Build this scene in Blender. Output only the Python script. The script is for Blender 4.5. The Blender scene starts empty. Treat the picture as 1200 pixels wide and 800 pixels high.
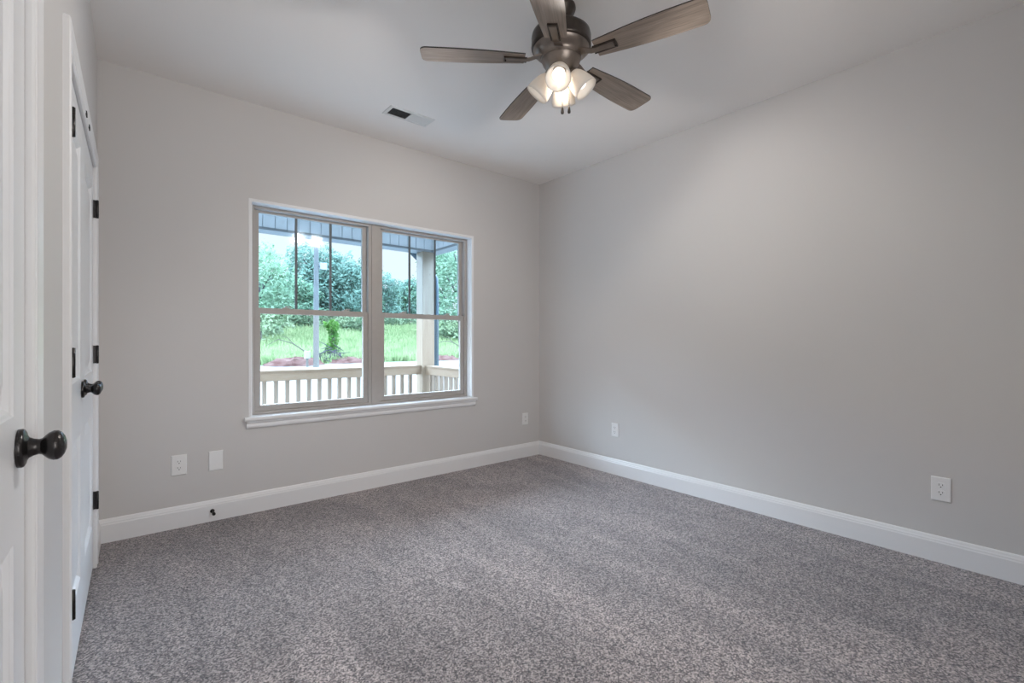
import bpy, bmesh, math, random
from mathutils import Vector, Matrix
random.seed(7)
PI = math.pi
SC = bpy.context.scene
COL = SC.collection

# ------------------------------------------------------------------ camera
cam_d = bpy.data.cameras.new('camera'); cam = bpy.data.objects.new('camera', cam_d); COL.objects.link(cam)
cam.location = (0, 0, 1.144)
cam.rotation_euler = (PI/2, 0, -math.radians(39.375))
cam_d.sensor_width = 36; cam_d.lens = 16.668; cam_d.clip_start = 0.02; cam_d.clip_end = 500
SC.camera = cam

# ------------------------------------------------------------------ colour management, sky, big lights
SC.view_settings.view_transform = 'Standard'; SC.view_settings.look = 'None'
SC.view_settings.gamma = 1; SC.view_settings.use_curve_mapping = False
SC.view_settings.exposure = 0.0
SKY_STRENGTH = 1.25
BULB_W = 21
FILL_W = 36
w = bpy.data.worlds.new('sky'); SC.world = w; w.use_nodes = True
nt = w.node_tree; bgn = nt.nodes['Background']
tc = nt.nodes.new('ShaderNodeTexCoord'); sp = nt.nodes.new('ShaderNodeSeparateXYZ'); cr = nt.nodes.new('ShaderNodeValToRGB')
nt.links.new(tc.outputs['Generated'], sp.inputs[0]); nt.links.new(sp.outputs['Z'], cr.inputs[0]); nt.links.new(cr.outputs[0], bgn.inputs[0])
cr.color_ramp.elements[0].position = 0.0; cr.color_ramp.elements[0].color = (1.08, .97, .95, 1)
cr.color_ramp.elements[1].position = 0.33; cr.color_ramp.elements[1].color = (19.0, 22.5, 28.0, 1)  # bright sky band added above the porch beam's edge to light the room
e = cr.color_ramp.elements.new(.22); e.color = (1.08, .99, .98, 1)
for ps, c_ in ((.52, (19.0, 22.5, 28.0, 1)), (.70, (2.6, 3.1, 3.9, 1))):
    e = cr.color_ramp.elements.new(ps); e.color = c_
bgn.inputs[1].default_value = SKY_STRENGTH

def light(name, kind, loc, power, color=(1, 1, 1), **kw):
    d = bpy.data.lights.new(name, kind); d.energy = power; d.color = color
    rot = kw.pop('rot', (0, 0, 0))
    for k, v in kw.items(): setattr(d, k, v)
    o = bpy.data.objects.new(name, d); COL.objects.link(o); o.location = loc; o.rotation_euler = rot
    return o
# added fill light for the room, standing in an unseen hallway behind the camera
light('room_fill_light', 'AREA', (.72, -1.5, 1.45), FILL_W, (1.0, .985, .97), shape='RECTANGLE', size=1.15, size_y=1.7, rot=(PI/2 + math.radians(12), 0, math.radians(-26)))

# ------------------------------------------------------------------ materials
def mat(name, color, rough=.5, metal=0.0, spec=.5, noise=None, bump=None, sheen=0, emit=None, coat=0):
    """noise = (scale, other colour, amount) ; bump = (scale, strength)"""
    m = bpy.data.materials.new(name); m.use_nodes = True; n = m.node_tree.nodes; l = m.node_tree.links
    p = n['Principled BSDF']
    p.inputs['Base Color'].default_value = (*color, 1); p.inputs['Roughness'].default_value = rough
    p.inputs['Metallic'].default_value = metal; p.inputs['Specular IOR Level'].default_value = spec
    p.inputs['Sheen Weight'].default_value = sheen; p.inputs['Coat Weight'].default_value = coat
    if emit:
        p.inputs['Emission Color'].default_value = (*emit[0], 1); p.inputs['Emission Strength'].default_value = emit[1]
    if noise or bump: t = n.new('ShaderNodeTexCoord')
    if noise:
        a = n.new('ShaderNodeTexNoise'); a.inputs['Scale'].default_value = noise[0]; a.inputs['Detail'].default_value = 4
        l.new(t.outputs['Object'], a.inputs['Vector'])
        r = n.new('ShaderNodeValToRGB'); r.color_ramp.elements[0].position = .5 - noise[2]; r.color_ramp.elements[1].position = .5 + noise[2]
        r.color_ramp.elements[0].color = (*color, 1); r.color_ramp.elements[1].color = (*noise[1], 1)
        l.new(a.outputs['Fac'], r.inputs[0]); l.new(r.outputs[0], p.inputs['Base Color'])
    if bump:
        b = n.new('ShaderNodeTexNoise'); b.inputs['Scale'].default_value = bump[0]; b.inputs['Detail'].default_value = 3
        l.new(t.outputs['Object'], b.inputs['Vector'])
        bm = n.new('ShaderNodeBump'); bm.inputs['Strength'].default_value = bump[1]; bm.inputs['Distance'].default_value = .002
        l.new(b.outputs['Fac'], bm.inputs['Height']); l.new(bm.outputs[0], p.inputs['Normal'])
    return m

M = {}
M['wall'] = mat('wall_paint', (.605, .588, .578), .6, spec=.35, bump=(420, .12))
M['ceiling'] = mat('ceiling_paint', (.87, .845, .825), .9, spec=.2, bump=(300, .1))
M['trim'] = mat('white_trim_paint', (.78, .78, .79), .32, spec=.5)
M['door'] = mat('white_door_paint', (.76, .77, .79), .30, spec=.5)
M['bronze'] = mat('oil_rubbed_bronze', (.030, .030, .033), .27, metal=.8, noise=(60, (.055, .050, .048), .25))
M['black'] = mat('matte_black_metal', (.02, .02, .022), .5, metal=.3)
M['plate'] = mat('white_plastic', (.80, .80, .80), .35)
M['dark'] = mat('dark_slot', (.02, .02, .02), .7)
M['vinyl'] = mat('clay_window_vinyl', (.40, .372, .35), .5, noise=(25, (.43, .40, .375), .3))
M['grille'] = mat('bronze_grille_bar', (.10, .12, .13), .5)
M['ventmetal'] = mat('white_vent_metal', (.70, .70, .69), .45)
M['fanmetal'] = mat('fan_bronze', (.05, .042, .038), .33, metal=.75, noise=(35, (.085, .07, .06), .25))
M['fanpewter'] = mat('brushed_bronze_bowl', (.20, .17, .15), .36, metal=.8, noise=(30, (.26, .22, .19), .3))
M['chrome'] = mat('latch_steel', (.7, .7, .7), .25, metal=1)

def carpet_mat():
    m = bpy.data.materials.new('grey_brown_cut_pile_carpet'); m.use_nodes = True; n = m.node_tree.nodes; l = m.node_tree.links
    p = n['Principled BSDF']; p.inputs['Roughness'].default_value = .95; p.inputs['Specular IOR Level'].default_value = .1
    p.inputs['Sheen Weight'].default_value = .5; p.inputs['Sheen Roughness'].default_value = .4; p.inputs['Sheen Tint'].default_value = (.85, .9, 1, 1)
    t = n.new('ShaderNodeTexCoord')
    a = n.new('ShaderNodeTexNoise'); a.inputs['Scale'].default_value = 100; a.inputs['Detail'].default_value = 4; a.inputs['Roughness'].default_value = .9
    l.new(t.outputs['Object'], a.inputs['Vector'])
    vt = n.new('ShaderNodeTexVoronoi'); vt.inputs['Scale'].default_value = 190
    wv = n.new('ShaderNodeVectorMath'); wv.operation = 'MULTIPLY_ADD'; wv.inputs[1].default_value = (.012, .012, .012)
    l.new(a.outputs['Color'], wv.inputs[0]); l.new(t.outputs['Object'], wv.inputs[2]); l.new(wv.outputs[0], vt.inputs['Vector'])
    tv = n.new('ShaderNodeSeparateColor'); l.new(vt.outputs['Color'], tv.inputs[0])
    ad = n.new('ShaderNodeMath'); ad.operation = 'MULTIPLY_ADD'; ad.inputs[1].default_value = 1.3; l.new(a.outputs['Fac'], ad.inputs[0])
    sb = n.new('ShaderNodeMath'); sb.operation = 'SUBTRACT'; l.new(tv.outputs[0], sb.inputs[0]); sb.inputs[1].default_value = .65; l.new(sb.outputs[0], ad.inputs[2])
    r = n.new('ShaderNodeValToRGB'); e0, e1 = r.color_ramp.elements
    e0.position = .05; e0.color = (.050, .038, .036, 1); e1.position = .95; e1.color = (.56, .48, .455, 1)
    em = r.color_ramp.elements.new(.45); em.color = (.195, .160, .150, 1)
    l.new(ad.outputs[0], r.inputs[0])
    # pile lean from the vacuum: wedge-shaped passes, a little lighter and darker
    mp = n.new('ShaderNodeMapping'); mp.inputs['Rotation'].default_value = (0, 0, math.radians(28)); mp.inputs['Scale'].default_value = (3.0, .85, 1)
    l.new(t.outputs['Object'], mp.inputs[0])
    v = n.new('ShaderNodeTexNoise'); v.inputs['Scale'].default_value = 1.6; v.inputs['Detail'].default_value = 2.5; v.inputs['Distortion'].default_value = .6
    l.new(mp.outputs[0], v.inputs['Vector'])
    mr = n.new('ShaderNodeMapRange'); mr.inputs[1].default_value = .35; mr.inputs[2].default_value = .65; mr.inputs[3].default_value = .85; mr.inputs[4].default_value = 1.15
    l.new(v.outputs['Fac'], mr.inputs[0])
    wm = n.new('ShaderNodeMapping'); wm.inputs['Rotation'].default_value = (0, 0, math.radians(-24)); wm.inputs['Scale'].default_value = (2.6, 1.0, 1)
    l.new(t.outputs['Object'], wm.inputs[0])
    vo = n.new('ShaderNodeTexVoronoi'); vo.inputs['Scale'].default_value = 1.3; vo.inputs['Randomness'].default_value = .9; l.new(wm.outputs[0], vo.inputs['Vector'])
    vs = n.new('ShaderNodeSeparateColor'); l.new(vo.outputs['Color'], vs.inputs[0])
    vm = n.new('ShaderNodeMapRange'); vm.inputs[3].default_value = .87; vm.inputs[4].default_value = 1.11; l.new(vs.outputs[0], vm.inputs[0])
    ml = n.new('ShaderNodeMath'); ml.operation = 'MULTIPLY'; l.new(mr.outputs[0], ml.inputs[0]); l.new(vm.outputs[0], ml.inputs[1])
    mx = n.new('ShaderNodeVectorMath'); mx.operation = 'SCALE'
    l.new(r.outputs[0], mx.inputs[0]); l.new(ml.outputs[0], mx.inputs['Scale']); l.new(mx.outputs[0], p.inputs['Base Color'])
    bm = n.new('ShaderNodeBump'); bm.inputs['Strength'].default_value = .9; bm.inputs['Distance'].default_value = .006
    l.new(a.outputs['Fac'], bm.inputs['Height']); l.new(bm.outputs[0], p.inputs['Normal'])
    return m
M['carpet'] = carpet_mat()

def glass_mat(name, tint, refl=.07):
    m = bpy.data.materials.new(name); m.use_nodes = True; n = m.node_tree.nodes; l = m.node_tree.links
    n.remove(n['Principled BSDF'])
    tr = n.new('ShaderNodeBsdfTransparent'); tr.inputs[0].default_value = (*tint, 1)
    gl = n.new('ShaderNodeBsdfGlossy'); gl.inputs['Roughness'].default_value = .07; gl.inputs[0].default_value = (.9, .95, 1, 1)
    mx = n.new('ShaderNodeMixShader'); mx.inputs[0].default_value = refl
    l.new(tr.outputs[0], mx.inputs[1]); l.new(gl.outputs[0], mx.inputs[2]); l.new(mx.outputs[0], n['Material Output'].inputs[0])
    return m
M['glass_up'] = glass_mat('tinted_glass', (.80, .92, .98), .014)
M['glass_lo'] = glass_mat('clear_glass', (.92, .97, .97), .025)

def frosted_mat():
    m = bpy.data.materials.new('frosted_glass'); m.use_nodes = True; n = m.node_tree.nodes; l = m.node_tree.links
    p = n['Principled BSDF']; p.inputs['Base Color'].default_value = (.93, .90, .86, 1); p.inputs['Roughness'].default_value = .35
    t = n.new('ShaderNodeBsdfTranslucent'); t.inputs[0].default_value = (.95, .89, .82, 1)
    mx = n.new('ShaderNodeMixShader'); mx.inputs[0].default_value = .35
    l.new(p.outputs[0], mx.inputs[1]); l.new(t.outputs[0], mx.inputs[2]); l.new(mx.outputs[0], n['Material Output'].inputs[0])
    return m
M['frosted'] = frosted_mat()
M['bulb'] = mat('lit_bulb', (1, 1, 1), .5, emit=((1, .96, .90), 1.5))

def wood_mat(name, c0, c1, scale=(1, 18, 18), rough=.5, knots=False, c2=None, nscale=3.0):
    m = bpy.data.materials.new(name); m.use_nodes = True; n = m.node_tree.nodes; l = m.node_tree.links
    p = n['Principled BSDF']; p.inputs['Roughness'].default_value = rough
    t = n.new('ShaderNodeTexCoord'); mp = n.new('ShaderNodeMapping'); mp.inputs['Scale'].default_value = scale
    l.new(t.outputs['Object'], mp.inputs[0])
    a = n.new('ShaderNodeTexNoise'); a.inputs['Scale'].default_value = nscale; a.inputs['Detail'].default_value = 6; a.inputs['Distortion'].default_value = .8
    l.new(mp.outputs[0], a.inputs['Vector'])
    r = n.new('ShaderNodeValToRGB'); r.color_ramp.elements[0].position = .3; r.color_ramp.elements[1].position = .7
    r.color_ramp.elements[0].color = (*c0, 1); r.color_ramp.elements[1].color = (*c1, 1)
    l.new(a.outputs['Fac'], r.inputs[0]); out = r.outputs[0]
    if knots:
        v = n.new('ShaderNodeTexVoronoi'); v.inputs['Scale'].default_value = 2.6
        l.new(t.outputs['Object'], v.inputs['Vector'])
        kr = n.new('ShaderNodeValToRGB'); kr.color_ramp.elements[0].position = .035; kr.color_ramp.elements[1].position = .075
        kr.color_ramp.elements[0].color = (1, 1, 1, 1); kr.color_ramp.elements[1].color = (0, 0, 0, 1)
        l.new(v.outputs['Distance'], kr.inputs[0])
        mx = n.new('ShaderNodeMix'); mx.data_type = 'RGBA'; l.new(kr.outputs[0], mx.inputs[0]); l.new(out, mx.inputs[6]); mx.inputs[7].default_value = (*c2, 1)
        out = mx.outputs[2]
    l.new(out, p.inputs['Base Color']); return m
M['blade'] = wood_mat('weathered_oak_blade', (.19, .15, .125), (.34, .275, .225), (1.2, 22, 22), .42, nscale=5)
M['blade_edge'] = mat('dark_blade_edge', (.03, .025, .022), .5)
M['pine'] = wood_mat('new_pine_lumber', (0.190, 0.132, 0.086), (0.226, 0.175, 0.126), (2, 2, 12), .6, knots=True, c2=(0.084, 0.043, 0.023), nscale=5)
M['pine_v'] = wood_mat('new_pine_post', (0.227, 0.170, 0.120), (0.275, 0.220, 0.165), (14, 14, 1), .6, knots=True, c2=(0.120, 0.072, 0.048), nscale=2)
M['baluster'] = wood_mat('pine_baluster', (0.171, 0.135, 0.104), (0.219, 0.176, 0.137), (14, 14, 2), .6)
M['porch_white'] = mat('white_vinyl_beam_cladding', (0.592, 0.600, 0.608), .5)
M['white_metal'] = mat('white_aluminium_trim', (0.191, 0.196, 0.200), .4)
M['deck'] = mat('porch_concrete', (.60, .59, .57), .85, noise=(6, (.5, .49, .48), .2), spec=.04)
M['gravel'] = mat('pale_gravel', (.19, .19, .185), .95, noise=(1.6, (.145, .145, .145), .22), spec=.04)
M['downspout'] = mat('dark_bronze_gutter_metal', (0.035, 0.063, 0.084), .45, metal=.1)
M['pole'] = wood_mat('weathered_pole_wood', (0.061, 0.061, 0.060), (0.097, 0.098, 0.095), (8, 8, 1), .9)
M['field'] = mat('meadow_ground', (0.122, 0.194, 0.094), .95, noise=(.7, (0.216, 0.288, 0.151), .2), spec=.04)
M['clay'] = mat('red_clay_soil', (.070, .036, .034), .95, noise=(3, (.135, .09, .085), .2), spec=.04)
M['bark'] = mat('tree_bark', (.045, .042, .04), .95, noise=(4, (.08, .076, .072), .3))
M['siding'] = mat('house_siding', (.55, .56, .56), .7)
M['fill_hall'] = mat('fill_hall_paint', (.60, .58, .56), .8)
def leaf(name, a, b):
    m = mat(name, a, .8, noise=(.9, b, .16), spec=.2); n = m.node_tree.nodes; l = m.node_tree.links
    p = n['Principled BSDF']; t = n.new('ShaderNodeBsdfTranslucent'); src = p.inputs['Base Color'].links[0].from_socket
    l.new(src, t.inputs[0]); mx = n.new('ShaderNodeMixShader'); mx.inputs[0].default_value = .35
    l.new(p.outputs[0], mx.inputs[1]); l.new(t.outputs[0], mx.inputs[2]); l.new(mx.outputs[0], n['Material Output'].inputs[0]); return m
M['leaf_a'] = leaf('mid_green_leaves', (0.078, 0.148, 0.086), (0.187, 0.265, 0.172))
M['leaf_b'] = leaf('dark_green_leaves', (0.095, 0.160, 0.122), (0.185, 0.265, 0.205))
M['leaf_c'] = leaf('pale_green_leaves', (0.117, 0.195, 0.109), (0.250, 0.328, 0.218))
M['vine'] = leaf('bright_vine_leaves', (0.030, 0.108, 0.018), (0.078, 0.192, 0.036))
M['blade_g'] = leaf('grass_blades', (0.129, 0.204, 0.095), (0.231, 0.292, 0.163))
M['brush'] = mat('dark_brush_twigs', (0.016, 0.020, 0.036), .9, noise=(3, (0.045, 0.045, 0.056), .3))

# ------------------------------------------------------------------ mesh helpers
class MB:
    def __init__(s): s.v = []; s.f = []; s.sm = []
    def quadify(s, vs, fs, smooth=False):
        b = len(s.v); s.v += [tuple(p) for p in vs]; s.f += [tuple(b + i for i in f) for f in fs]; s.sm += [smooth]*len(fs); return s
    def box(s, x0, x1, y0, y1, z0, z1):
        vs = [(x, y, z) for z in (z0, z1) for y in (y0, y1) for x in (x0, x1)]
        return s.quadify(vs, [(0, 2, 3, 1), (4, 5, 7, 6), (0, 1, 5, 4), (2, 6, 7, 3), (0, 4, 6, 2), (1, 3, 7, 5)])
    def loops(s, loops, closed=True, cap0=True, cap1=True, smooth=False):
        """skin a list of equally long vertex loops"""
        n = len(loops[0]); vs = [p for lp in loops for p in lp]; fs = []
        for a in range(len(loops)-1):
            for i in range(n if closed else n-1):
                j = (i+1) % n; fs.append((a*n+i, a*n+j, (a+1)*n+j, (a+1)*n+i))
        s.quadify(vs, fs, smooth)
        if cap0: s.quadify(loops[0], [tuple(range(n))[::-1]])
        if cap1: s.quadify(loops[-1], [tuple(range(n))])
        return s
    def lathe(s, prof, o=(0, 0, 0), axis=(0, 0, 1), seg=32, cap=True):
        """prof = (distance along axis, radius)"""
        ax = Vector(axis).normalized(); u = ax.orthogonal().normalized(); w_ = ax.cross(u); o = Vector(o); lp = []
        for h, r in prof:
            r = max(r, .0004)
            lp.append([o + ax*h + (u*math.cos(2*PI*k/seg) + w_*math.sin(2*PI*k/seg))*r for k in range(seg)])
        return s.loops(lp, True, cap, cap, True)
    def tube(s, pts, r, seg=8):
        pts = [Vector(p) for p in pts]; lp = []; rr = r if isinstance(r, (list, tuple)) else [r]*len(pts); pu = None
        for i, p in enumerate(pts):
            d = (pts[min(i+1, len(pts)-1)] - pts[max(i-1, 0)]).normalized()
            u = d.orthogonal().normalized() if pu is None else (pu - d*pu.dot(d)).normalized(); pu = u; v = d.cross(u)
            lp.append([p + (u*math.cos(2*PI*k/seg) + v*math.sin(2*PI*k/seg))*rr[i] for k in range(seg)])
        return s.loops(lp, True, True, True, True)
    def prism(s, poly, lo, hi, plane='xy'):
        def P(a, b, c): return {'xy': (a, b, c), 'yz': (c, a, b), 'xz': (a, c, b)}[plane]
        return s.loops([[P(a, b, lo) for a, b in poly], [P(a, b, hi) for a, b in poly]])
    def build(s, name, m, parent=None, bevel=0, seg=2):
        me = bpy.data.meshes.new(name); me.from_pydata(s.v, [], s.f); me.polygons.foreach_set('use_smooth', s.sm)
        bm = bmesh.new(); bm.from_mesh(me); bmesh.ops.recalc_face_normals(bm, faces=bm.faces); bm.to_mesh(me); bm.free()
        me.materials.append(m); o = bpy.data.objects.new(name, me); COL.objects.link(o)
        if parent is not None: o.parent = parent
        if bevel:
            b = o.modifiers.new('bevel', 'BEVEL'); b.width = bevel; b.segments = seg; b.limit_method = 'ANGLE'; b.angle_limit = math.radians(40)
        return o
def tag(o, label=None, cat=None, group=None, kind=None):
    if label: o['label'] = label
    if cat: o['category'] = cat
    if group: o['group'] = group
    if kind: o['kind'] = kind
    return o
def empty(name, loc=(0, 0, 0), rz=0):
    o = bpy.data.objects.new(name, None); COL.objects.link(o); o.location = loc; o.rotation_euler = (0, 0, rz); o.empty_display_size = .1; return o
def copy_tree(o, parent=None):
    c = o.copy(); COL.objects.link(c); c.parent = parent
    for ch in list(o.children): copy_tree(ch, c)
    return c
def S(o, label, cat): return tag(o, label, cat, kind='structure')

# ------------------------------------------------------------------ room shell
XR, YW, YN, H = 3.281, 3.559, -.36, 2.74
# the left wall has its own local frame: x = out of the wall into the room, y = along the wall
LX, LA = -.1626, -math.atan(.0145)
def onleft(o): o.location = (LX, 0, 0); o.rotation_euler = (0, 0, LA); return o

S(MB().box(-.36, XR+.12, YN-.1, YW+.02, -.08, 0).build('floor', M['carpet']), 'grey-brown speckled cut-pile carpet covering the bedroom floor', 'carpet')
S(MB().box(-.40, XR+.15, YN-.12, YW+.16, H, H+.1).build('ceiling', M['ceiling']), 'flat off-white painted ceiling above the room', 'ceiling')
WX0, WX1, WZ0, WZ1 = .664, 2.452, .640, 2.085
wb = MB()
wb.box(-.40, WX0, YW, YW+.16, 0, H); wb.box(WX1, XR+.15, YW, YW+.16, 0, H)
wb.box(WX0, WX1, YW, YW+.16, 0, WZ0-.03); wb.box(WX0, WX1, YW, YW+.16, WZ1, H)
S(wb.build('wall_back', M['wall']), 'greige painted wall holding the double window', 'wall')
S(MB().box(XR, XR+.12, YN-.1, YW, 0, H).build('wall_right', M['wall']), 'long blank greige painted wall on the right', 'wall')
# near wall behind the camera, with an unseen doorway added for the fill light
DX0, DX1, DZ = .08, 1.38, 2.45
wn = MB(); wn.box(-.40, DX0, YN-.12, YN, 0, H); wn.box(DX1, XR, YN-.12, YN, 0, H); wn.box(DX0, DX1, YN-.12, YN, DZ, H)
S(wn.build('wall_front', M['wall']), 'greige wall behind the viewer with a doorway added for the fill light', 'wall')
hw = MB(); hw.box(-.3, -.2, YN-1.6, YN-.12, 0, 2.5); hw.box(1.7, 1.8, YN-1.6, YN-.12, 0, 2.5); hw.box(-.3, 1.8, YN-1.7, YN-1.6, 0, 2.5)  # unseen hallway box added to carry the fill light
hw.box(-.3, 1.8, YN-1.7, YN-.12, 2.5, 2.6); hw.box(-.3, 1.8, YN-1.7, YN-.1, -.08, 0)
S(hw.build('wall_fill_hall', M['fill_hall']), 'plain unseen hallway walls added around the fill light behind the viewer', 'wall')
# left wall with two door openings
N0, N1, C0, C1, DT, CT = .500, 1.283, 1.962, 3.186, 2.03, 2.022
wl = MB(); t = -.14
wl.box(t, 0, YN-.1, N0, 0, H); wl.box(t, 0, N1, C0, 0, H); wl.box(t, 0, C1, YW+.02, 0, H)
wl.box(t, 0, N0, N1, DT, H); wl.box(t, 0, C0, C1, CT, H); wl.box(-.20, t, YN-.1, YW+.02, 0, H)
S(onleft(wl.build('wall_left', M['wall'])), 'narrow slice of painted wall on the left around the doors', 'wall')

# ---- baseboards
BB = [(0, 0), (.015, 0), (.015, .100), (.0125, .106), (.0125, .112), (.009, .119), (.0075, .126), (.004, .1325), (0, .1335)]
b = MB(); b.loops([[(x, YW-d, z) for d, z in BB] for x in (-.16, XR)])
S(b.build('baseboard_back', M['trim']), 'white moulded baseboard along the window wall', 'baseboard')
b = MB(); b.loops([[(XR-d, y, z) for d, z in BB] for y in (YN, YW)])
S(b.build('baseboard_right', M['trim']), 'white moulded baseboard along the right wall', 'baseboard')
b = MB()
for y0, y1 in ((YN, N0-.085), (N1+.085, C0-.08), (C1+.08, YW)): b.loops([[(d, y, z) for d, z in BB] for y in (y0, y1)])
S(onleft(b.build('baseboard_left', M['trim'])), 'short white baseboard pieces between the left doors', 'baseboard')

# ---- door casings: colonial profile swept round the opening, with jamb behind
CP = [(0, -.02), (0, .0095), (.003, .0135), (.007, .0145), (.010, .0120), (.013, .0155), (.018, .0155), (.022, .0125), (.045, .0145), (.060, .017), (.066, .018), (.074, .018), (.078, .015), (.078, -.0)]
def casing(y0, y1, top, wscale=1.0):
    m = MB(); lp = []
    for i in range(4):
        q = []
        for u, d in CP:
            u = u*wscale
            q.append([(d, y0-u, 0), (d, y0-u, top+u), (d, y1+u, top+u), (d, y1+u, 0)][i])
        lp.append(q)
    m.loops(lp)
    m.box(-.12, -.0005, y0-.018, y0-.001, 0, top+.018); m.box(-.12, -.0005, y1+.001, y1+.018, 0, top+.018); m.box(-.12, -.0005, y0-.018, y1+.018, top+.001, top+.018)
    # stops behind the closed door
    m.box(-.05, -.038, y0-.001, y0+.012, 0, top); m.box(-.05, -.038, y1-.012, y1+.001, 0, top); m.box(-.05, -.038, y0, y1, top-.012, top+.001)
    return m
S(onleft(casing(N0, N1, DT).build('trim_1', M['trim'])), 'white moulded casing around the nearest door, foreground left', 'door casing')
ct = S(onleft(casing(C0, C1, CT, .95).build('trim_2', M['trim'])), 'white moulded casing around the closet double doors', 'door casing')

# ---- panelled doors
def door_mesh(y0, y1, z0, z1, stile, rails):
    """rails: list of (z0, z1) panel openings; front face at x = 0"""
    m = MB(); T = .035; g = .012
    py0, py1 = y0+stile, y1-stile
    m.box(-T, 0, y0, py0, z0, z1); m.box(-T, 0, py1, y1, z0, z1)
    zs = [z0] + [v for r in rails for v in r] + [z1]
    for k in range(0, len(zs), 2): m.box(-T, 0, py0, py1, zs[k], zs[k+1])
    for a, b_ in rails:
        lp = []
        for ins, d in ((0, 0), (.003, -.003), (.008, -.005), (.015, -.0115), (.026, -.0125), (.034, -.0105), (.058, -.004), (.064, -.0035)):
            lp.append([(d, py0+ins, a+ins), (d, py1-ins, a+ins), (d, py1-ins, b_-ins), (d, py0+ins, b_-ins)])
        m.loops(lp, True, False, True)
        m.box(-T, -.020, py0, py1, a, b_)
    return m
KN = [(0, .034), (.005, .0345), (.008, .033), (.010, .029), (.0112, .0235), (.014, .0185), (.020, .0152), (.027, .0135), (.031, .0148), (.035, .0195), (.040, .0243), (.046, .0270), (.052, .0266), (.057, .0230), (.061, .0165), (.0635, .0085), (.064, .0)]
def knob(parent, y, z, name='knob', sc=1.0):
    k = MB().lathe([(0.0005+h*sc, r*sc) for h, r in KN[:6]], (0, y, z), (1, 0, 0), 40).build('knob_rose', M['bronze'], parent)
    MB().lathe([(0.0005+h*sc, r*sc) for h, r in KN[5:]], (0, y, z), (1, 0, 0), 40).build('knob', M['bronze'], k)
    return k
def hinge(parent, y, z, side, leaf_w):
    m = MB(); m.lathe([(-.046, .003), (-.044, .0062), (.044, .0062), (.046, .003)], (.0165, y, z), (0, 0, 1), 12)
    for q in (-.0265, -.009, .009, .0265): m.lathe([(q-.0006, .0066), (q+.0006, .0066)], (.0165, y, z), (0, 0, 1), 12)
    m.box(.0005, .012, y-.0012, y+.0012, z-.0445, z+.0445)
    if side > 0:
        m.box(.0005, .0165, y+.0005, y+.003, z-.0445, z+.0445)
        for q in (-.028, 0, .028): m.lathe([(0, .0035), (.0015, .003)], (.014, y+.0005, z+q), (0, -1, 0), 8)
    h = m.build('hinge', M['bronze'], parent); return h

near_panels = [(.235, .795), (1.015, 1.905)]
d1 = door_mesh(N0+.003, N1-.003, .012, DT-.004, .105, near_panels).build('door_1', M['door']); onleft(d1)
S(d1, 'white two-panel door nearest the viewer at the left edge, with bronze knob', 'door')
knob(d1, 1.213, .953)
MB().box(-.024, -.010, N1-.0035, N1-.0012, .925, .981).build('latch_plate', M['chrome'], d1)
cm = (C0+C1)/2
cl_panels = [(.235, .79), (1.0, 1.895)]
d2 = door_mesh(C0+.003, cm-.0015, .015, CT-.004, .10, cl_panels).build('door_2', M['door']); onleft(d2)
S(d2, 'white two-panel closet door leaf, nearer of the pair', 'door')
d3 = door_mesh(cm+.0015, C1-.003, .015, CT-.004, .10, cl_panels).build('door_3', M['door']); onleft(d3)
S(d3, 'white two-panel closet door leaf, farther one beside the window wall', 'door')
knob(d2, cm-.055, .955, sc=.95); knob(d3, cm+.055, .955, sc=.95)
for z in (1.812, 1.079, .343):
    hinge(d2, C0+.0015, z, -1, 0); hinge(d3, C1-.0025, z, 1, .022)
for s_ in (-1, 1):
    MB().box(.008, .0185, cm+s_*.075-.017, cm+s_*.075+.017, CT+.006, CT+.022).build('catch', M['black'], ct, bevel=.001)

# ------------------------------------------------------------------ window
# white liner of the opening with a softly rounded front edge
tr = MB()
prof = [(.0, .12), (.0, -.002), (-.006, -.0045), (-.012, -.002), (-.014, .0), (-.014, .12)]
FY = YW+.082   # inner face of the window frames
def ring(u, d): return [(WX0-u*-1, YW+d, WZ0-.03), (WX0+u, YW+d, WZ1-u), (WX1-u, YW+d, WZ1-u), (WX1-u, YW+d, WZ0-.03)]
LP = [(-.002, -.003), (-.016, -.003), (-.017, 0), (-.017, .001), (.0, .001), (.0, .10), (.006, .10), (.006, .004), (.004, -.001)]
lp = []
for i in range(4): lp.append([ring(u, d)[i] for u, d in LP])
tr.loops(lp)
S(tr.build('trim_3', M['trim']), 'white rounded liner edging the window opening', 'window trim')
st = MB(); st.loops([[(x, y, z) for y, z in ((YW+.10, WZ0-.028), (YW+.10, WZ0), (YW-.026, WZ0), (YW-.031, WZ0-.004), (YW-.033, WZ0-.013), (YW-.031, WZ0-.022), (YW-.026, WZ0-.028), (YW-.002, WZ0-.028))] for x in (WX0+.002, WX1-.002)])
for xa, xb in ((WX0-.042, WX0+.002), (WX1-.002, WX1+.042)):
    st.loops([[(x, y, z) for y, z in ((YW-.0005, WZ0-.028), (YW-.0005, WZ0), (YW-.026, WZ0), (YW-.031, WZ0-.004), (YW-.033, WZ0-.013), (YW-.031, WZ0-.022), (YW-.026, WZ0-.028))] for x in (xa, xb)])
S(st.build('trim_4', M['trim']), 'white rounded window stool projecting below the panes', 'window sill')
ap = MB(); ap.loops([[(x, y, z) for y, z in ((YW-.0005, WZ0-.0285), (YW-.020, WZ0-.0285), (YW-.020, WZ0-.036), (YW-.014, WZ0-.044), (YW-.016, WZ0-.060), (YW-.013, WZ0-.072), (YW-.008, WZ0-.076), (YW-.0005, WZ0-.076))] for x in (WX0-.03, WX1+.03)])
S(ap.build('trim_5', M['trim']), 'white moulded apron under the window stool', 'window apron')

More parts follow.
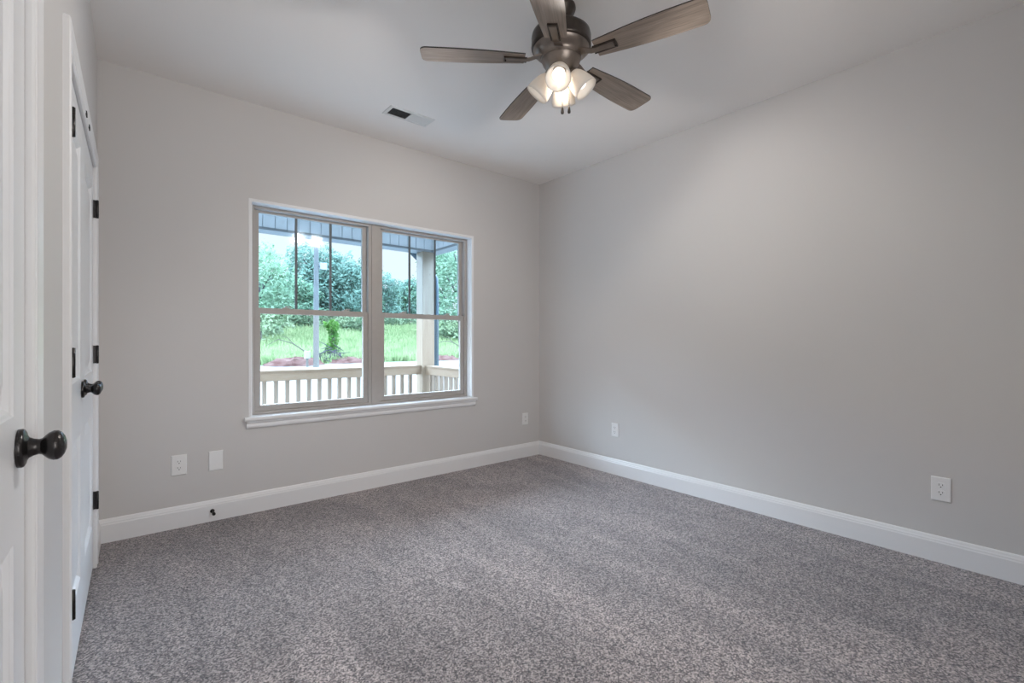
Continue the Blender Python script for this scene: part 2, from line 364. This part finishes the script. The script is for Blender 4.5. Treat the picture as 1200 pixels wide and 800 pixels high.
def rect_frame(m, x0, x1, z0, z1, wl_, wr_, wb_, wt_, y0, y1):
    m.box(x0, x0+wl_, y0, y1, z0, z1); m.box(x1-wr_, x1, y0, y1, z0, z1)
    m.box(x0+wl_, x1-wr_, y0, y1, z0, z0+wb_); m.box(x0+wl_, x1-wr_, y0, y1, z1-wt_, z1)
def window_unit(n, x0, x1, label):
    f = MB(); rect_frame(f, x0, x1, WZ0+.001, WZ1-.006, .026, .026, .020, .020, FY-.006, YW+.155)
    fr = S(f.build('window_%d' % n, M['vinyl'], bevel=.0015), label, 'window')
    lo = MB(); rect_frame(lo, x0+.028, x1-.028, WZ0+.022, 1.378, .036, .036, .040, .040, FY+.004, FY+.030)
    lo.box(x0+.05, x1-.05, FY-.001, FY+.004, WZ0+.045, WZ0+.052)     # finger lift
    ls = lo.build('lower_sash', M['vinyl'], fr, bevel=.0015)
    MB().box(x0+.064, x1-.064, FY+.015, FY+.019, WZ0+.060, 1.340).build('pane', M['glass_lo'], ls)
    up = MB(); rect_frame(up, x0+.028, x1-.028, 1.342, WZ1-.026, .032, .032, .034, .016, FY+.033, FY+.058)
    us = up.build('upper_sash', M['vinyl'], fr, bevel=.0015)
    MB().box(x0+.058, x1-.058, FY+.045, FY+.049, 1.374, WZ1-.040).build('pane', M['glass_up'], us)
    gw = (x1-x0-.12)/3
    for k in (1, 2):
        xc = x0+.06+gw*k; MB().box(xc-.0085, xc+.0085, FY+.038, FY+.0445, 1.374, WZ1-.040).build('muntin', M['grille'], us)
    for q in (.27, .77):
        xc = x0+(x1-x0)*q; lk = MB(); lk.box(xc-.026, xc+.026, FY+.008, FY+.028, 1.3785, 1.385)
        lk.lathe([(0, .010), (.009, .009)], (xc, FY+.018, 1.385), (0, 0, 1), 14)
        lk.tube([(xc, FY+.018, 1.392), (xc+.02, FY+.012, 1.393), (xc+.036, FY+.006, 1.391)], [.004, .004, .003], 6)
        lk.build('sash_lock', M['vinyl'], ls)
    return fr
window_unit(1, WX0+.008, 1.533, 'left single-hung window unit with taupe frame and two vertical grille bars')
window_unit(2, 1.582, WX1-.008, 'right single-hung window unit with taupe frame, porch post behind')
mu = MB().box(1.5335, 1.5815, FY-.010, YW+.15, WZ0+.001, WZ1-.006)
S(mu.build('trim_6', M['vinyl'], bevel=.002), 'taupe mullion between the two window units', 'window mullion')

# ------------------------------------------------------------------ ceiling fan
FX, FYC = 1.617, 1.601
fan = tag(empty('ceiling_fan', (FX, FYC, 0)), 'five-blade bronze ceiling fan with weathered wood blades and four lit glass shades', 'ceiling fan')
MB().lathe([(2.7399, .068), (2.728, .070), (2.715, .066), (2.695, .052), (2.672, .040), (2.660, .036)], seg=40).build('ceiling_canopy', M['fanmetal'], fan)
MB().lathe([(2.6595, .024), (2.612, .024)], seg=24).build('coupling', M['fanmetal'], fan)
MB().lathe([(2.6115, .100), (2.617, .125), (2.606, .138), (2.590, .1415), (2.553, .1415), (2.546, .1425), (2.540, .1405), (2.5365, .134)], seg=56).build('motor_housing', M['fanmetal'], fan)
MB().lathe([(2.536, .133), (2.528, .130), (2.512, .112), (2.505, .098), (2.494, .095), (2.484, .0935)], seg=56).build('motor_plate', M['fanpewter'], fan)
kit = MB().lathe([(2.4835, .092), (2.470, .088), (2.450, .074), (2.432, .056), (2.420, .045), (2.409, .043), (2.403, .032), (2.397, .012), (2.396, .0)], seg=48).build('light_kit', M['fanpewter'], fan)

def blade_outline():
    pts = []; N = 14
    L0, L1 = .175, .662
    def hw_(t): return .050 + .0225*math.sin(min(t, .72)/.72*PI/2)
    for i in range(N+1):
        t_ = i/N*.93; pts.append((L0+(L1-L0)*t_, hw_(t_)))
    w1 = hw_(.93); xe = L0+(L1-L0)*.93; rx = L1-xe
    for k in range(1, 8):
        a = k/8*PI/2; pts.append((xe+rx*math.sin(a)**.8, w1*(.45+.55*math.cos(a)**.9) if k < 7 else w1*.5))
    return pts
def blade_meshes():
    o = blade_outline(); poly = o + [(x, -y) for x, y in o[::-1]]
    b = MB(); b.quadify([(x, y, 0) for x, y in poly], [tuple(range(len(poly)))])
    b2 = MB(); b2.loops([[(x, y, .0002) for x, y in poly], [(x, y, .0052) for x, y in poly]], True, False, True)
    return b, b2
proto = None
BZ = 2.487
for k in range(5):
    a = math.radians(-71 + 72*k); pitch = math.radians(9)
    R = Matrix.Rotation(a, 4, 'Z') @ Matrix.Rotation(-pitch, 4, 'X')
    if proto is None:
        o_ = blade_outline(); poly = o_ + [(x, -y) for x, y in o_[::-1]]
        bl = MB().loops([[(x, y, -.003) for x, y in poly], [(x, y, .003) for x, y in poly]]).build('blade', M['blade'], fan)
        me = bl.data; me.materials.append(M['blade_edge'])
        for p in me.polygons:
            if abs(p.normal.z) < .5: p.material_index = 1
        # blade iron: arm and open bracket screwed under the blade
        ir = MB()
        ir.loops([[(x, -h_, z0), (x, h_, z0), (x, h_, z0+.006), (x, -h_, z0+.006)] for x, h_, z0 in ((.085, .020, .012), (.120, .019, .006), (.150, .016, -.006), (.175, .014, -.0105), (.262, .017, -.0105))])
        br = MB()
        for ya, yb in ((-.0225, -.0175), (.0175, .0225)): br.box(.165, .272, ya, yb, -.0105, -.0032)
        br.box(.267, .274, -.0225, .0225, -.0105, -.0032)
        iro = ir.build('blade_iron', M['fanpewter'], bl); bro = br.build('bracket_rim', M['fanmetal'], bl)
        proto = bl; node = bl
    else:
        node = copy_tree(proto, fan)
    node.matrix_local = Matrix.Translation((0, 0, BZ)) @ R
# four frosted glass shades on short arms
for k in range(4):
    az = math.radians(38 + 90*k); tilt = math.radians(50)
    ax = Vector((math.cos(az)*math.cos(tilt), math.sin(az)*math.cos(tilt), -math.sin(tilt)))
    o0 = Vector((math.cos(az)*.036, math.sin(az)*.036, 2.432))
    MB().lathe([(-.005, .017), (.012, .019), (.020, .030), (.026, .032), (.034, .030)], o0, ax, 28).build('shade_holder', M['fanpewter'], kit)
    so = o0 + ax*.026
    outer = [(0, .027), (.006, .034), (.022, .043), (.045, .0505), (.070, .0555), (.092, .0580), (.104, .0585)]
    inner = [(.104, .0555), (.092, .0550), (.070, .0525), (.045, .0475), (.022, .040), (.008, .031), (.004, .025)]
    sh = MB(); sh.lathe(outer+inner, so, ax, 44, cap=False)
    shade = sh.build('lamp_shade', M['frosted'], fan)
    MB().lathe([(.006, .013), (.020, .014), (.030, .020), (.046, .0285), (.060, .0300), (.072, .0265), (.081, .016), (.084, .0)], so, ax, 28).build('bulb', M['bulb'], shade)
    c = so + ax*.145 + Vector((FX, FYC, 0))
    bl_ = light('bulb_light', 'SPOT', c, BULB_W, (1, .945, .89), shadow_soft_size=.055, spot_size=math.radians(172), spot_blend=.35)
    bl_.rotation_mode = 'QUATERNION'; bl_.rotation_quaternion = (-ax).to_track_quat('Z', 'Y')
light('kit_fill_light', 'POINT', (FX, FYC, 2.345), .8, (1, .82, .64), shadow_soft_size=.03)  # added point light warming the inner blades; no lamp hangs at this spot
# pull chains
for (px_, py_, zb) in ((-.022, -.030, 2.212), (.034, -.020, 2.236)):
    ch = MB(); n_ = int((2.40-zb-.03)/.0075)
    ch.tube([(px_*.7, py_*.7, 2.412), (px_, py_, 2.395), (px_, py_, zb+.03)], .0011, 6)
    for i in range(n_): ch.lathe([(-.0018, .0006), (0, .0021), (.0018, .0006)], (px_, py_, zb+.03+i*.0075), (0, 0, 1), 6)
    co = ch.build('pull_chain', M['fanmetal'], fan)
    MB().lathe([(.032, .0016), (.027, .005), (.018, .0065), (.006, .0078), (.0, .006), (-.001, .001)], (px_, py_, zb), (0, 0, 1), 16).build('finial', M['fanmetal'], co)

# ------------------------------------------------------------------ small fittings
def outlet(name, loc, rz, label, w_=.079, h_=.124):
    """front face looks along local -y"""
    o = MB(); pr = []
    for ins, d in ((0, 0), (.0, -.003), (.003, -.0055), (.006, -.006)):
        pr.append([(-w_/2+ins, d, -h_/2+ins), (w_/2-ins, d, -h_/2+ins), (w_/2-ins, d, h_/2-ins), (-w_/2+ins, d, h_/2-ins)])
    o.loops(pr); root = o.build(name, M['plate']); root.location = loc; root.rotation_euler = (0, 0, rz)
    tag(root, label, 'outlet' if 'outlet' in name else 'wall plate')
    if name == 'wall_outlet':
        root['group'] = 'duplex outlets on the walls'
        for s in (-1, 1):
            zc = s*.0195; q = []
            for k in range(24):
                a = 2*PI*k/24; q.append((max(-.0165, min(.0165, .0185*math.cos(a))), zc + max(-.0142, min(.0142, .0172*math.sin(a)))))
            r = MB().loops([[(x, -.0058, z) for x, z in q], [(x, -.0080, z) for x, z in q]]).build('receptacle', M['plate'], root)
            sl = MB(); sl.box(-.0082, -.0060, -.0084, -.0079, zc-.001, zc+.0085); sl.box(.0060, .0082, -.0084, -.0079, zc-.0002, zc+.0075)
            sl.lathe([(0, .0028), (.0005, .0028)], (0, -.0079, zc-.0078), (0, -1, 0), 12); sl.build('socket_slots', M['dark'], r)
        MB().lathe([(0, .0032), (.0012, .0026)], (0, -.0059, 0), (0, -1, 0), 12).build('screw', M['plate'], root)
    else:
        for s in (-1, 1): MB().lathe([(0, .0032), (.0010, .0026)], (0, -.0059, s*.030), (0, -1, 0), 12).build('screw', M['plate'], root)
    return root
outlet('wall_outlet', (.267, YW-.0005, .384), 0, 'white duplex outlet left of the window beside the blank plate')
outlet('blank_plate', (.4615, YW-.0005, .3815), 0, 'white blank wall plate without sockets below the window corner')
outlet('wall_outlet', (3.088, YW-.0005, .378), 0, 'white duplex outlet on the window wall near the far corner', .072, .115)
outlet('wall_outlet', (XR-.0005, 2.595, .383), -PI/2, 'white duplex outlet on the right wall near the far corner', .075, .114)
outlet('wall_outlet', (XR-.0005, .489, .379), -PI/2, 'large white duplex outlet on the right wall nearest the viewer')

ds = tag(empty('door_stop', (.440, YW-.0155, .066)), 'small black rigid door stop screwed to the back baseboard', 'door stop')
MB().lathe([(0, .0125), (.003, .0125), (.006, .007), (.010, .0055)], (0, 0, 0), (0, -1, 0), 20).build('base', M['black'], ds)
MB().lathe([(.010, .0048), (.058, .0045)], (0, 0, 0), (0, -1, 0), 14).build('rod', M['black'], ds)
MB().lathe([(.058, .0085), (.060, .0095), (.072, .0095), (.075, .007)], (0, 0, 0), (0, -1, 0), 18).build('rubber_tip', M['black'], ds)

# ceiling register: frame, two banks of slats tilted opposite ways
vx0, vx1, vy0, vy1 = 1.398, 1.738, 2.985, 3.135
vf = MB(); fr_ = .022
def vring(i, z): return [(vx0+i, vy0+i, z), (vx1-i, vy0+i, z), (vx1-i, vy1-i, z), (vx0+i, vy1-i, z)]
vf.loops([vring(0, H-.0003), vring(.002, H-.004), vring(fr_-.004, H-.008), vring(fr_, H-.007), vring(fr_, H-.0003)], True, False, False)
xm = (vx0+vx1)/2
vf.box(xm-.005, xm+.005, vy0+fr_, vy1-fr_, H-.0075, H-.0005)
vent = tag(vf.build('air_vent', M['ventmetal']), 'white rectangular air register in the ceiling above the window wall', 'vent')
MB().box(vx0+fr_, vx1-fr_, vy0+fr_, vy1-fr_, H-.0012, H-.0004).build('duct_dark_sheet', M['dark'], vent)  # dark sheet standing for the shade inside the duct
for side in (-1, 1):
    xa = vx0+fr_ if side < 0 else xm+.005; xb = xm-.005 if side < 0 else vx1-fr_; n_ = 13
    for i in range(n_):
        xc = xa+(xb-xa)*(i+.5)/n_; dx, dz = (.0030, .0030)
        s_ = MB(); y0, y1 = vy0+fr_+.001, vy1-fr_-.001
        if side < 0: P = [(xc-.0030, H-.0065), (xc+.0012, H-.0016)]
        else: P = [(xc+.0058, H-.0060), (xc-.0058, H-.0018)]
        (ax_, az_), (bx_, bz_) = P
        s_.loops([[(ax_, y, az_), (bx_, y, bz_), (bx_+.0006, y, bz_+.0003), (ax_+.0006, y, az_+.0003)] for y in (y0, y1)])
        s_.build('louver', M['ventmetal'], vent)

# ------------------------------------------------------------------ porch
PY = 5.20   # centre line of the front beam, railing and post
S(MB().box(-1.6, 3.10, YW+.165, 5.36, -.30, -.10).build('porch_floor', M['deck']), 'concrete porch slab outside the window', 'porch floor')
S(MB().box(-1.6, 3.30, YW+.163, 5.50, 2.60, 2.70).build('porch_ceiling', M['porch_white']), 'pale porch ceiling outside the window', 'porch ceiling')
def clad_beam(horizontal_axis, a0, a1, c0, c1, z0, z1):
    m = MB(); n_ = max(1, round((a1-a0)/.110)); st_ = (a1-a0)/n_
    if horizontal_axis == 'x':
        m.box(a0, a1, c0+.012, c1, z0+.004, z1)
        for i in range(n_): m.box(a0+i*st_+.004, a0+(i+1)*st_-.004, c0, c0+.013, z0, z1)
    else:
        m.box(c0+.012, c1, a0, a1, z0+.004, z1)
        for i in range(n_): m.box(c0, c0+.013, a0+i*st_+.004, a0+(i+1)*st_-.004, z0, z1)
    return m
bmr = tag(clad_beam('x', -1.6, 2.93, PY-.09, PY+.10, 2.262, 2.599).build('porch_beam', M['porch_white']), 'white grooved-board beam across the front of the porch above the window view', 'porch beam', kind='structure')
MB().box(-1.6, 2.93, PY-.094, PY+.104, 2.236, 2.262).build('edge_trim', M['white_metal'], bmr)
bs = tag(clad_beam('y', YW+.165, PY+.10, 2.931, 3.08, 2.262, 2.599).build('porch_beam', M['porch_white']), 'white beam on the right side of the porch running back to the house', 'porch beam', kind='structure')
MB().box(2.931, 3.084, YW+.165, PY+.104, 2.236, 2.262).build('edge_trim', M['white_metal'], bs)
po = tag(MB().box(2.805, 2.965, PY-.08, PY+.08, -.0995, 2.2355).build('porch_post', M['pine_v'], bevel=.004), 'square new pine porch post at the corner of the railing', 'post')
def railing(x0, x1, along_x, c, zt, label, offs, spacing):
    root = tag(empty('porch_railing', (x0 if along_x else c, c if along_x else x0, -.10)), label, 'railing')
    dz = .10
    def B(m, a0, a1, b0, b1, z0, z1):
        if along_x: m.box(a0-x0, a1-x0, b0, b1, z0+dz, z1+dz)
        else: m.box(b0, b1, a0-x0, a1-x0, z0+dz, z1+dz)
        return m
    B(MB(), x0, x1, -.050, .050, zt-.020, zt).build('cap_rail', M['pine'], root, bevel=.002)
    B(MB(), x0, x1, -.040, -.002, zt-.108, zt-.0205).build('top_rail', M['pine'], root, bevel=.002)
    B(MB(), x0, x1, -.040, -.002, .02, .108).build('bottom_rail', M['pine'], root, bevel=.002)
    p0 = None; x = offs
    while x < x1-.03:
        if p0 is None:
            p0 = B(MB(), x-.0185, x+.0185, -.001, .036, .04, zt-.030).build('baluster', M['baluster'], root); bx = x
        else:
            c_ = p0.copy(); COL.objects.link(c_); c_.location = (x-bx, 0, 0) if along_x else (0, x-bx, 0)
        x += spacing
    return root
railing(.60, 2.804, True, PY, .855, 'new pine railing with square balusters along the porch front', .662, .1065)
railing(YW+.20, PY-.081, False, 2.885, .850, 'short pine railing on the right side of the porch behind the post', YW+.24, .105)
# downspout elbow beyond the post
dsp = MB()
dsp.tube([(2.775, 5.50, 2.445), (2.785, 5.48, 2.36), (2.82, 5.47, 2.30), (2.98, 5.47, 2.172), (3.12, 5.47, 2.06), (3.185, 5.47, 1.97), (3.195, 5.47, 1.80), (3.195, 5.47, -.40)], .036, 10)
tag(dsp.build('downspout', M['downspout']), 'dark metal downspout with elbow beside the porch post', 'downspout')
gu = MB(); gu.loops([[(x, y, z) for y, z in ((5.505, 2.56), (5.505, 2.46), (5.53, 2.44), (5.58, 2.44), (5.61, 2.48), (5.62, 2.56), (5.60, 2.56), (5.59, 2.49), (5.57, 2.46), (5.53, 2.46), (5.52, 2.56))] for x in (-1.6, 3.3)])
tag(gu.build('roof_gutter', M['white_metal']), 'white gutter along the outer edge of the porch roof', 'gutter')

# ------------------------------------------------------------------ outdoors
def gz(y):
    P = [(3, -.45), (18, -.45), (28, -.20), (36, .45), (60, 3.55), (90, 5.0), (140, 5.5)]
    for (a, za), (b_, zb) in zip(P, P[1:]):
        if y <= b_: return za + (zb-za)*(y-a)/(b_-a)
    return P[-1][1]
def ground(name, m, ys, label, cat, bump_=.03):
    mb = MB(); xs = [-30+3*i for i in range(45)]
    vs = [(x, y, gz(y) + random.uniform(-bump_, bump_)*(1 if ys[0] < y < ys[-1] else 0)) for y in ys for x in xs]; n_ = len(xs)
    mb.quadify(vs, [(a*n_+i, a*n_+i+1, (a+1)*n_+i+1, (a+1)*n_+i) for a in range(len(ys)-1) for i in range(n_-1)], True)
    o = mb.build(name, m); o.data.polygons.foreach_set('use_smooth', [True]*len(o.data.polygons)); return S(o, label, cat)
ground('gravel_yard', M['gravel'], [3.73, 8, 12, 16, 20, 24, 27, 28.5], 'pale gravel yard beyond the porch railing', 'ground', .02)
ground('meadow_ground', M['field'], [28.5, 32, 36, 42, 48, 54, 60, 75, 90, 140], 'green meadow rising towards the tree line', 'ground', .12)

def grass(name, m, n_, xy, hgt, wid, label):
    vs = []; fs = []
    for i in range(n_):
        x, y = xy(); z = gz(y)-.05; a = random.uniform(0, PI); h_ = hgt*random.uniform(.5, 1.3); w_ = wid*random.uniform(.6, 1.3)
        c, s = math.cos(a)*w_, math.sin(a)*w_; lx, ly = random.uniform(-.3, .3)*h_, random.uniform(-.3, .3)*h_
        b_ = len(vs); vs += [(x-c, y-s, z), (x+c, y+s, z), (x+lx+c*.2, y+ly+s*.2, z+h_)]; fs.append((b_, b_+1, b_+2))
    me = bpy.data.meshes.new(name); me.from_pydata(vs, [], fs); me.materials.append(m)
    o = bpy.data.objects.new(name, me); COL.objects.link(o); return tag(o, label, 'grass', kind='stuff')
def inview():
    y = 28.6 + 31*random.random()**1.3; return random.uniform(.02, .84)*y, y
grass('meadow_grass', M['blade_g'], 36000, inview, .55, .09, 'tall green meadow grass beyond the gravel yard')

def foliage(blobs, n_, size, rnd=random):
    vs = []; fs = []; tot = sum(b[3]*b[4]*b[5] for b in blobs)
    for (cx, cy, cz, rx, ry, rz) in blobs:
        for _ in range(int(n_*rx*ry*rz/tot)):
            while True:
                d = Vector((rnd.uniform(-1, 1), rnd.uniform(-1, 1), rnd.uniform(-1, 1)))
                if .15 < d.length < 1: break
            d = d.normalized()*(d.length**.45)*(1+.12*math.sin(d.x*9)+.12*math.sin(d.z*11+d.y*7))
            p = Vector((cx+d.x*rx, cy+d.y*ry, cz+d.z*rz))
            u = Vector((rnd.uniform(-1, 1), rnd.uniform(-1, 1), rnd.uniform(-1, 1))).normalized(); v = u.orthogonal().normalized()
            s = size*rnd.uniform(.5, 1.3); b_ = len(vs)
            vs += [p-u*s, p-v*s*.5, p+u*s, p+v*s*.5]; fs.append((b_, b_+1, b_+2, b_+3))
    mb = MB(); mb.quadify(vs, fs); return mb
def tree(name, x, y, h, r, m, n_, size, label, cat='tree', group='trees beyond the meadow', crown=.25):
    z0 = gz(y); root = tag(empty(name, (x, y, z0)), label, cat, group)
    tk = MB(); tk.tube([(0, 0, -.2), (random.uniform(-.2, .2), 0, h*.4), (random.uniform(-.4, .4), .1, h*.8)], [.03*h, .022*h, .008*h], 8)
    for k in range(5):
        a = random.uniform(0, 2*PI); tk.tube([(0, 0, h*(.3+.09*k)), (math.cos(a)*r*.7, math.sin(a)*r*.7, h*(.5+.09*k))], [.012*h, .004*h], 6)
    tk.build('trunk', M['bark'], root)
    bl = [(0, 0, h*(.5+crown/2), r*.75, r*.75, h*(.5-crown/2))]
    for k in range(9):
        a = random.uniform(0, 2*PI); q = random.uniform(.35, .75)*r; zz = h*random.uniform(crown+.1, .85)
        bl.append((math.cos(a)*q, math.sin(a)*q, zz, r*.42, r*.42, h*.17))
    foliage(bl, n_, size).build('foliage', m, root); return root
def dirx(px): # ratio x / y seen at that image column
    q = (px-600)/555.6; return (.6344+.7730*q)/(.7730-.6344*q)
TREES = [  # column, y, top row, radius, material, leaf count, leaf size, label
 (303, 40, 287, 3.0, 'leaf_c', 3200, .20, 'pale loose-leaved tree standing closest at the left of the window view'),
 (332, 58, 322, 3.6, 'leaf_a', 4200, .26, 'mid-green tree just right of the pale loose-leaved tree'),
 (372, 62, 283, 4.6, 'leaf_b', 6500, .26, 'tall dark rounded tree directly behind the utility pole'),
 (399, 60, 300, 4.6, 'leaf_b', 6500, .26, 'broad dark tree right of the utility pole'),
 (422, 64, 308, 3.0, 'leaf_a', 5200, .26, 'mid-green tree behind the mullion of the window'),
 (450, 66, 322, 3.2, 'leaf_b', 4600, .26, 'dark tree at the left edge of the right window unit'),
 (471, 72, 333, 3.4, 'leaf_a', 4200, .28, 'low mid-green tree left of the porch post'),
 (489, 70, 326, 3.0, 'leaf_b', 3800, .28, 'dark tree partly hidden by the porch post'),
 (520, 46, 290, 3.6, 'leaf_a', 6500, .22, 'tall mid-green tree right of the porch post'),
 (541, 38, 272, 3.4, 'leaf_c', 4000, .20, 'tall pale tree at the far right edge of the window view'),
 (280, 50, 300, 4.0, 'leaf_a', 3000, .26, 'green tree mostly hidden left of the window'),
]
for px, y, top, r, m, n_, s, lab in TREES:
    q = dirx(px); x = q*y; dep = .6344*x+.7730*y; zt = 1.144+(399.5-top)/555.6*dep
    tree('leafy_tree', x, y, zt-gz(y), r, M[m], n_, s, lab, crown=.08)
SHR = [(318, 50, 371), (345, 54, 366), (362, 52, 352), (410, 50, 366), (424, 49, 370), (455, 56, 366), (475, 58, 368), (532, 42, 372), (300, 44, 372), (388, 58, 360)]
SL = ['small shrub at the left end of the meadow edge', 'low shrub below the dark gap left of the utility pole', 'pale shrub at the foot of the utility pole tree line', 'dark shrub right of the vine-covered stump',
      'low shrub beside the window mullion', 'shrub at the left edge of the right window view', 'shrub between the mullion and the porch post', 'shrub right of the porch post below the tall tree', 'shrub at the very left edge of the window view', 'shrub behind the vine-covered stump']
for (px, y, top), lab in zip(SHR, SL):
    x = dirx(px)*y; dep = .6344*x+.7730*y; h = max(.9, 1.144+(399.5-top)/555.6*dep-gz(y))
    root = tag(empty('shrub', (x, y, gz(y))), lab, 'shrub', 'shrubs along the meadow edge')
    foliage([(0, 0, h*.45, 1.7, 1.2, h*.5), (.9, 0, h*.3, 1.1, 1, h*.35), (-.9, .2, h*.3, 1.2, 1, h*.3)], 1300, .17).build('foliage', random.choice([M['leaf_a'], M['leaf_b'], M['leaf_c']]), root)
    MB().tube([(0, 0, -.1), (0, 0, h*.5)], [.06, .03], 6).build('stem', M['bark'], root)

# vine-covered stump, brush pile, clay mound
y = 30.5; x = dirx(390)*y; z = gz(y)
vs_ = tag(empty('vine_covered_stump', (x, y, z)), 'stump wrapped in bright green vines standing in the meadow', 'tree stump')
MB().tube([(0, 0, -.2), (.05, 0, .9), (-.05, 0, 1.9)], [.16, .13, .09], 8).build('trunk', M['bark'], vs_)
foliage([(0, 0, 2.05, .36, .36, .45), (.05, 0, 1.35, .30, .30, .6), (-.02, 0, .5, .42, .4, .6), (-.32, 0, 2.2, .30, .2, .22)], 1900, .085).build('vines', M['vine'], vs_)
def pile(name, px, y, rx, ry, h, m, label, cat, rough=.3):
    x = dirx(px)*y; mb = MB(); lp = []
    for k in range(7):
        t_ = k/6; rr = math.cos(t_*PI/2)**.8
        lp.append([(math.cos(a)*rx*rr*(1+random.uniform(-rough, rough)*.4), math.sin(a)*ry*rr*(1+random.uniform(-rough, rough)*.4), -.15+(h+.15)*math.sin(t_*PI/2)*(1+random.uniform(-rough, rough)*.5)) for a in [2*PI*j/22 for j in range(22)]])
    mb.loops(lp); o = mb.build(name, m); o.location = (x, y, gz(y)); return tag(o, label, cat)
pile('clay_mound', 345, 28.2, 1.7, .9, .42, M['clay'], 'low mound of reddish clay left of the utility pole', 'soil mound')
pile('clay_mound', 408, 29.0, 1.6, .8, .30, M['clay'], 'low reddish soil heap right of the dark brush pile', 'soil mound')
pile('clay_mound', 515, 29.0, 1.9, .8, .32, M['clay'], 'reddish soil heap right of the porch post', 'soil mound')
x = dirx(386)*29.4; z = gz(29.4)
bp = MB()
for i in range(150):
    p = Vector((random.gauss(0, .42), random.gauss(0, .3), abs(random.gauss(.0, .28)))); d = Vector((random.uniform(-1, 1), random.uniform(-1, 1), random.uniform(-.3, .5))).normalized()*random.uniform(.2, .5)
    bp.tube([p-d, p, p+d+Vector((0, 0, random.uniform(-.1, .1)))], [.02, .03, .012], 5)
o = bp.build('brush_pile', M['brush']); o.location = (x, 29.4, z); tag(o, 'dark pile of brush and twigs at the foot of the vine stump', 'brush pile')
def branch(px, y, pts, r, label):
    m = MB(); m.tube(pts, r, 6)
    mid = Vector(pts[len(pts)//2]); m.tube([mid, mid+Vector((-.3, 0, .35)), mid+Vector((-.7, 0, .45))], [.02, .014, .008], 5)
    o = m.build('fallen_branch', M['bark']); o.location = (dirx(px)*y, y, gz(y)); tag(o, label, 'branch')
branch(352, 29.5, [(-1.8, 0, 1.0), (-1.2, 0, 1.35), (-.4, 0, 1.1), (.3, 0, .6), (.9, 0, -.1)], [.012, .02, .03, .035, .04], 'bare fallen branch arching over the grass left of the pole')
branch(527, 30.0, [(-1.1, 0, 1.0), (-.5, 0, 1.22), (.2, 0, 1.15), (.9, 0, .8), (1.3, 0, -.1)], [.015, .02, .03, .035, .04], 'bare fallen branch arching over the grass right of the post')

# utility pole with meter box; pale arm and head stand for reflected fan bulbs
y = 26.5; x = dirx(370.5)*y; up_ = tag(empty('utility_pole', (x, y, gz(y))), 'tall weathered wooden utility pole seen through the left window', 'utility pole')
MB().tube([(0, 0, -.3), (0, 0, 3.5), (.01, 0, 7.35)], [.15, .135, .115], 12).build('pole_shaft', M['pole'], up_)
MB().lathe([(7.35, .13), (7.42, .13), (7.48, .05)], seg=12).build('pole_cap', M['white_metal'], up_)
MB().tube([(.1, 0, 7.1), (.35, 0, 7.35), (.65, 0, 7.45)], .03, 6).build('reflection_arm', M['white_metal'], up_)
MB().lathe([(0, .03), (.05, .13), (.2, .16), (.32, .1), (.36, .02)], (.62, 0, 7.28), (.6, 0, .8), 12).build('reflection_head', M['white_metal'], up_)
MB().box(.17, .55, -.12, .12, 5.28, 5.66).build('meter_box', M['white_metal'], up_, bevel=.02)
MB().box(.08, .2, -.03, .03, 5.40, 5.50).build('bracket', M['downspout'], up_)
y = 26.8; x = dirx(360)*y; pd = tag(empty('utility_pedestal', (x, y, gz(y))), 'small pale utility box on a short post left of the pole', 'utility box')
MB().box(-.05, .05, -.05, .05, -.2, .5).build('post', M['pole'], pd)
MB().box(-.14, .14, -.1, .1, .45, .85).build('box', M['white_metal'], pd, bevel=.02)
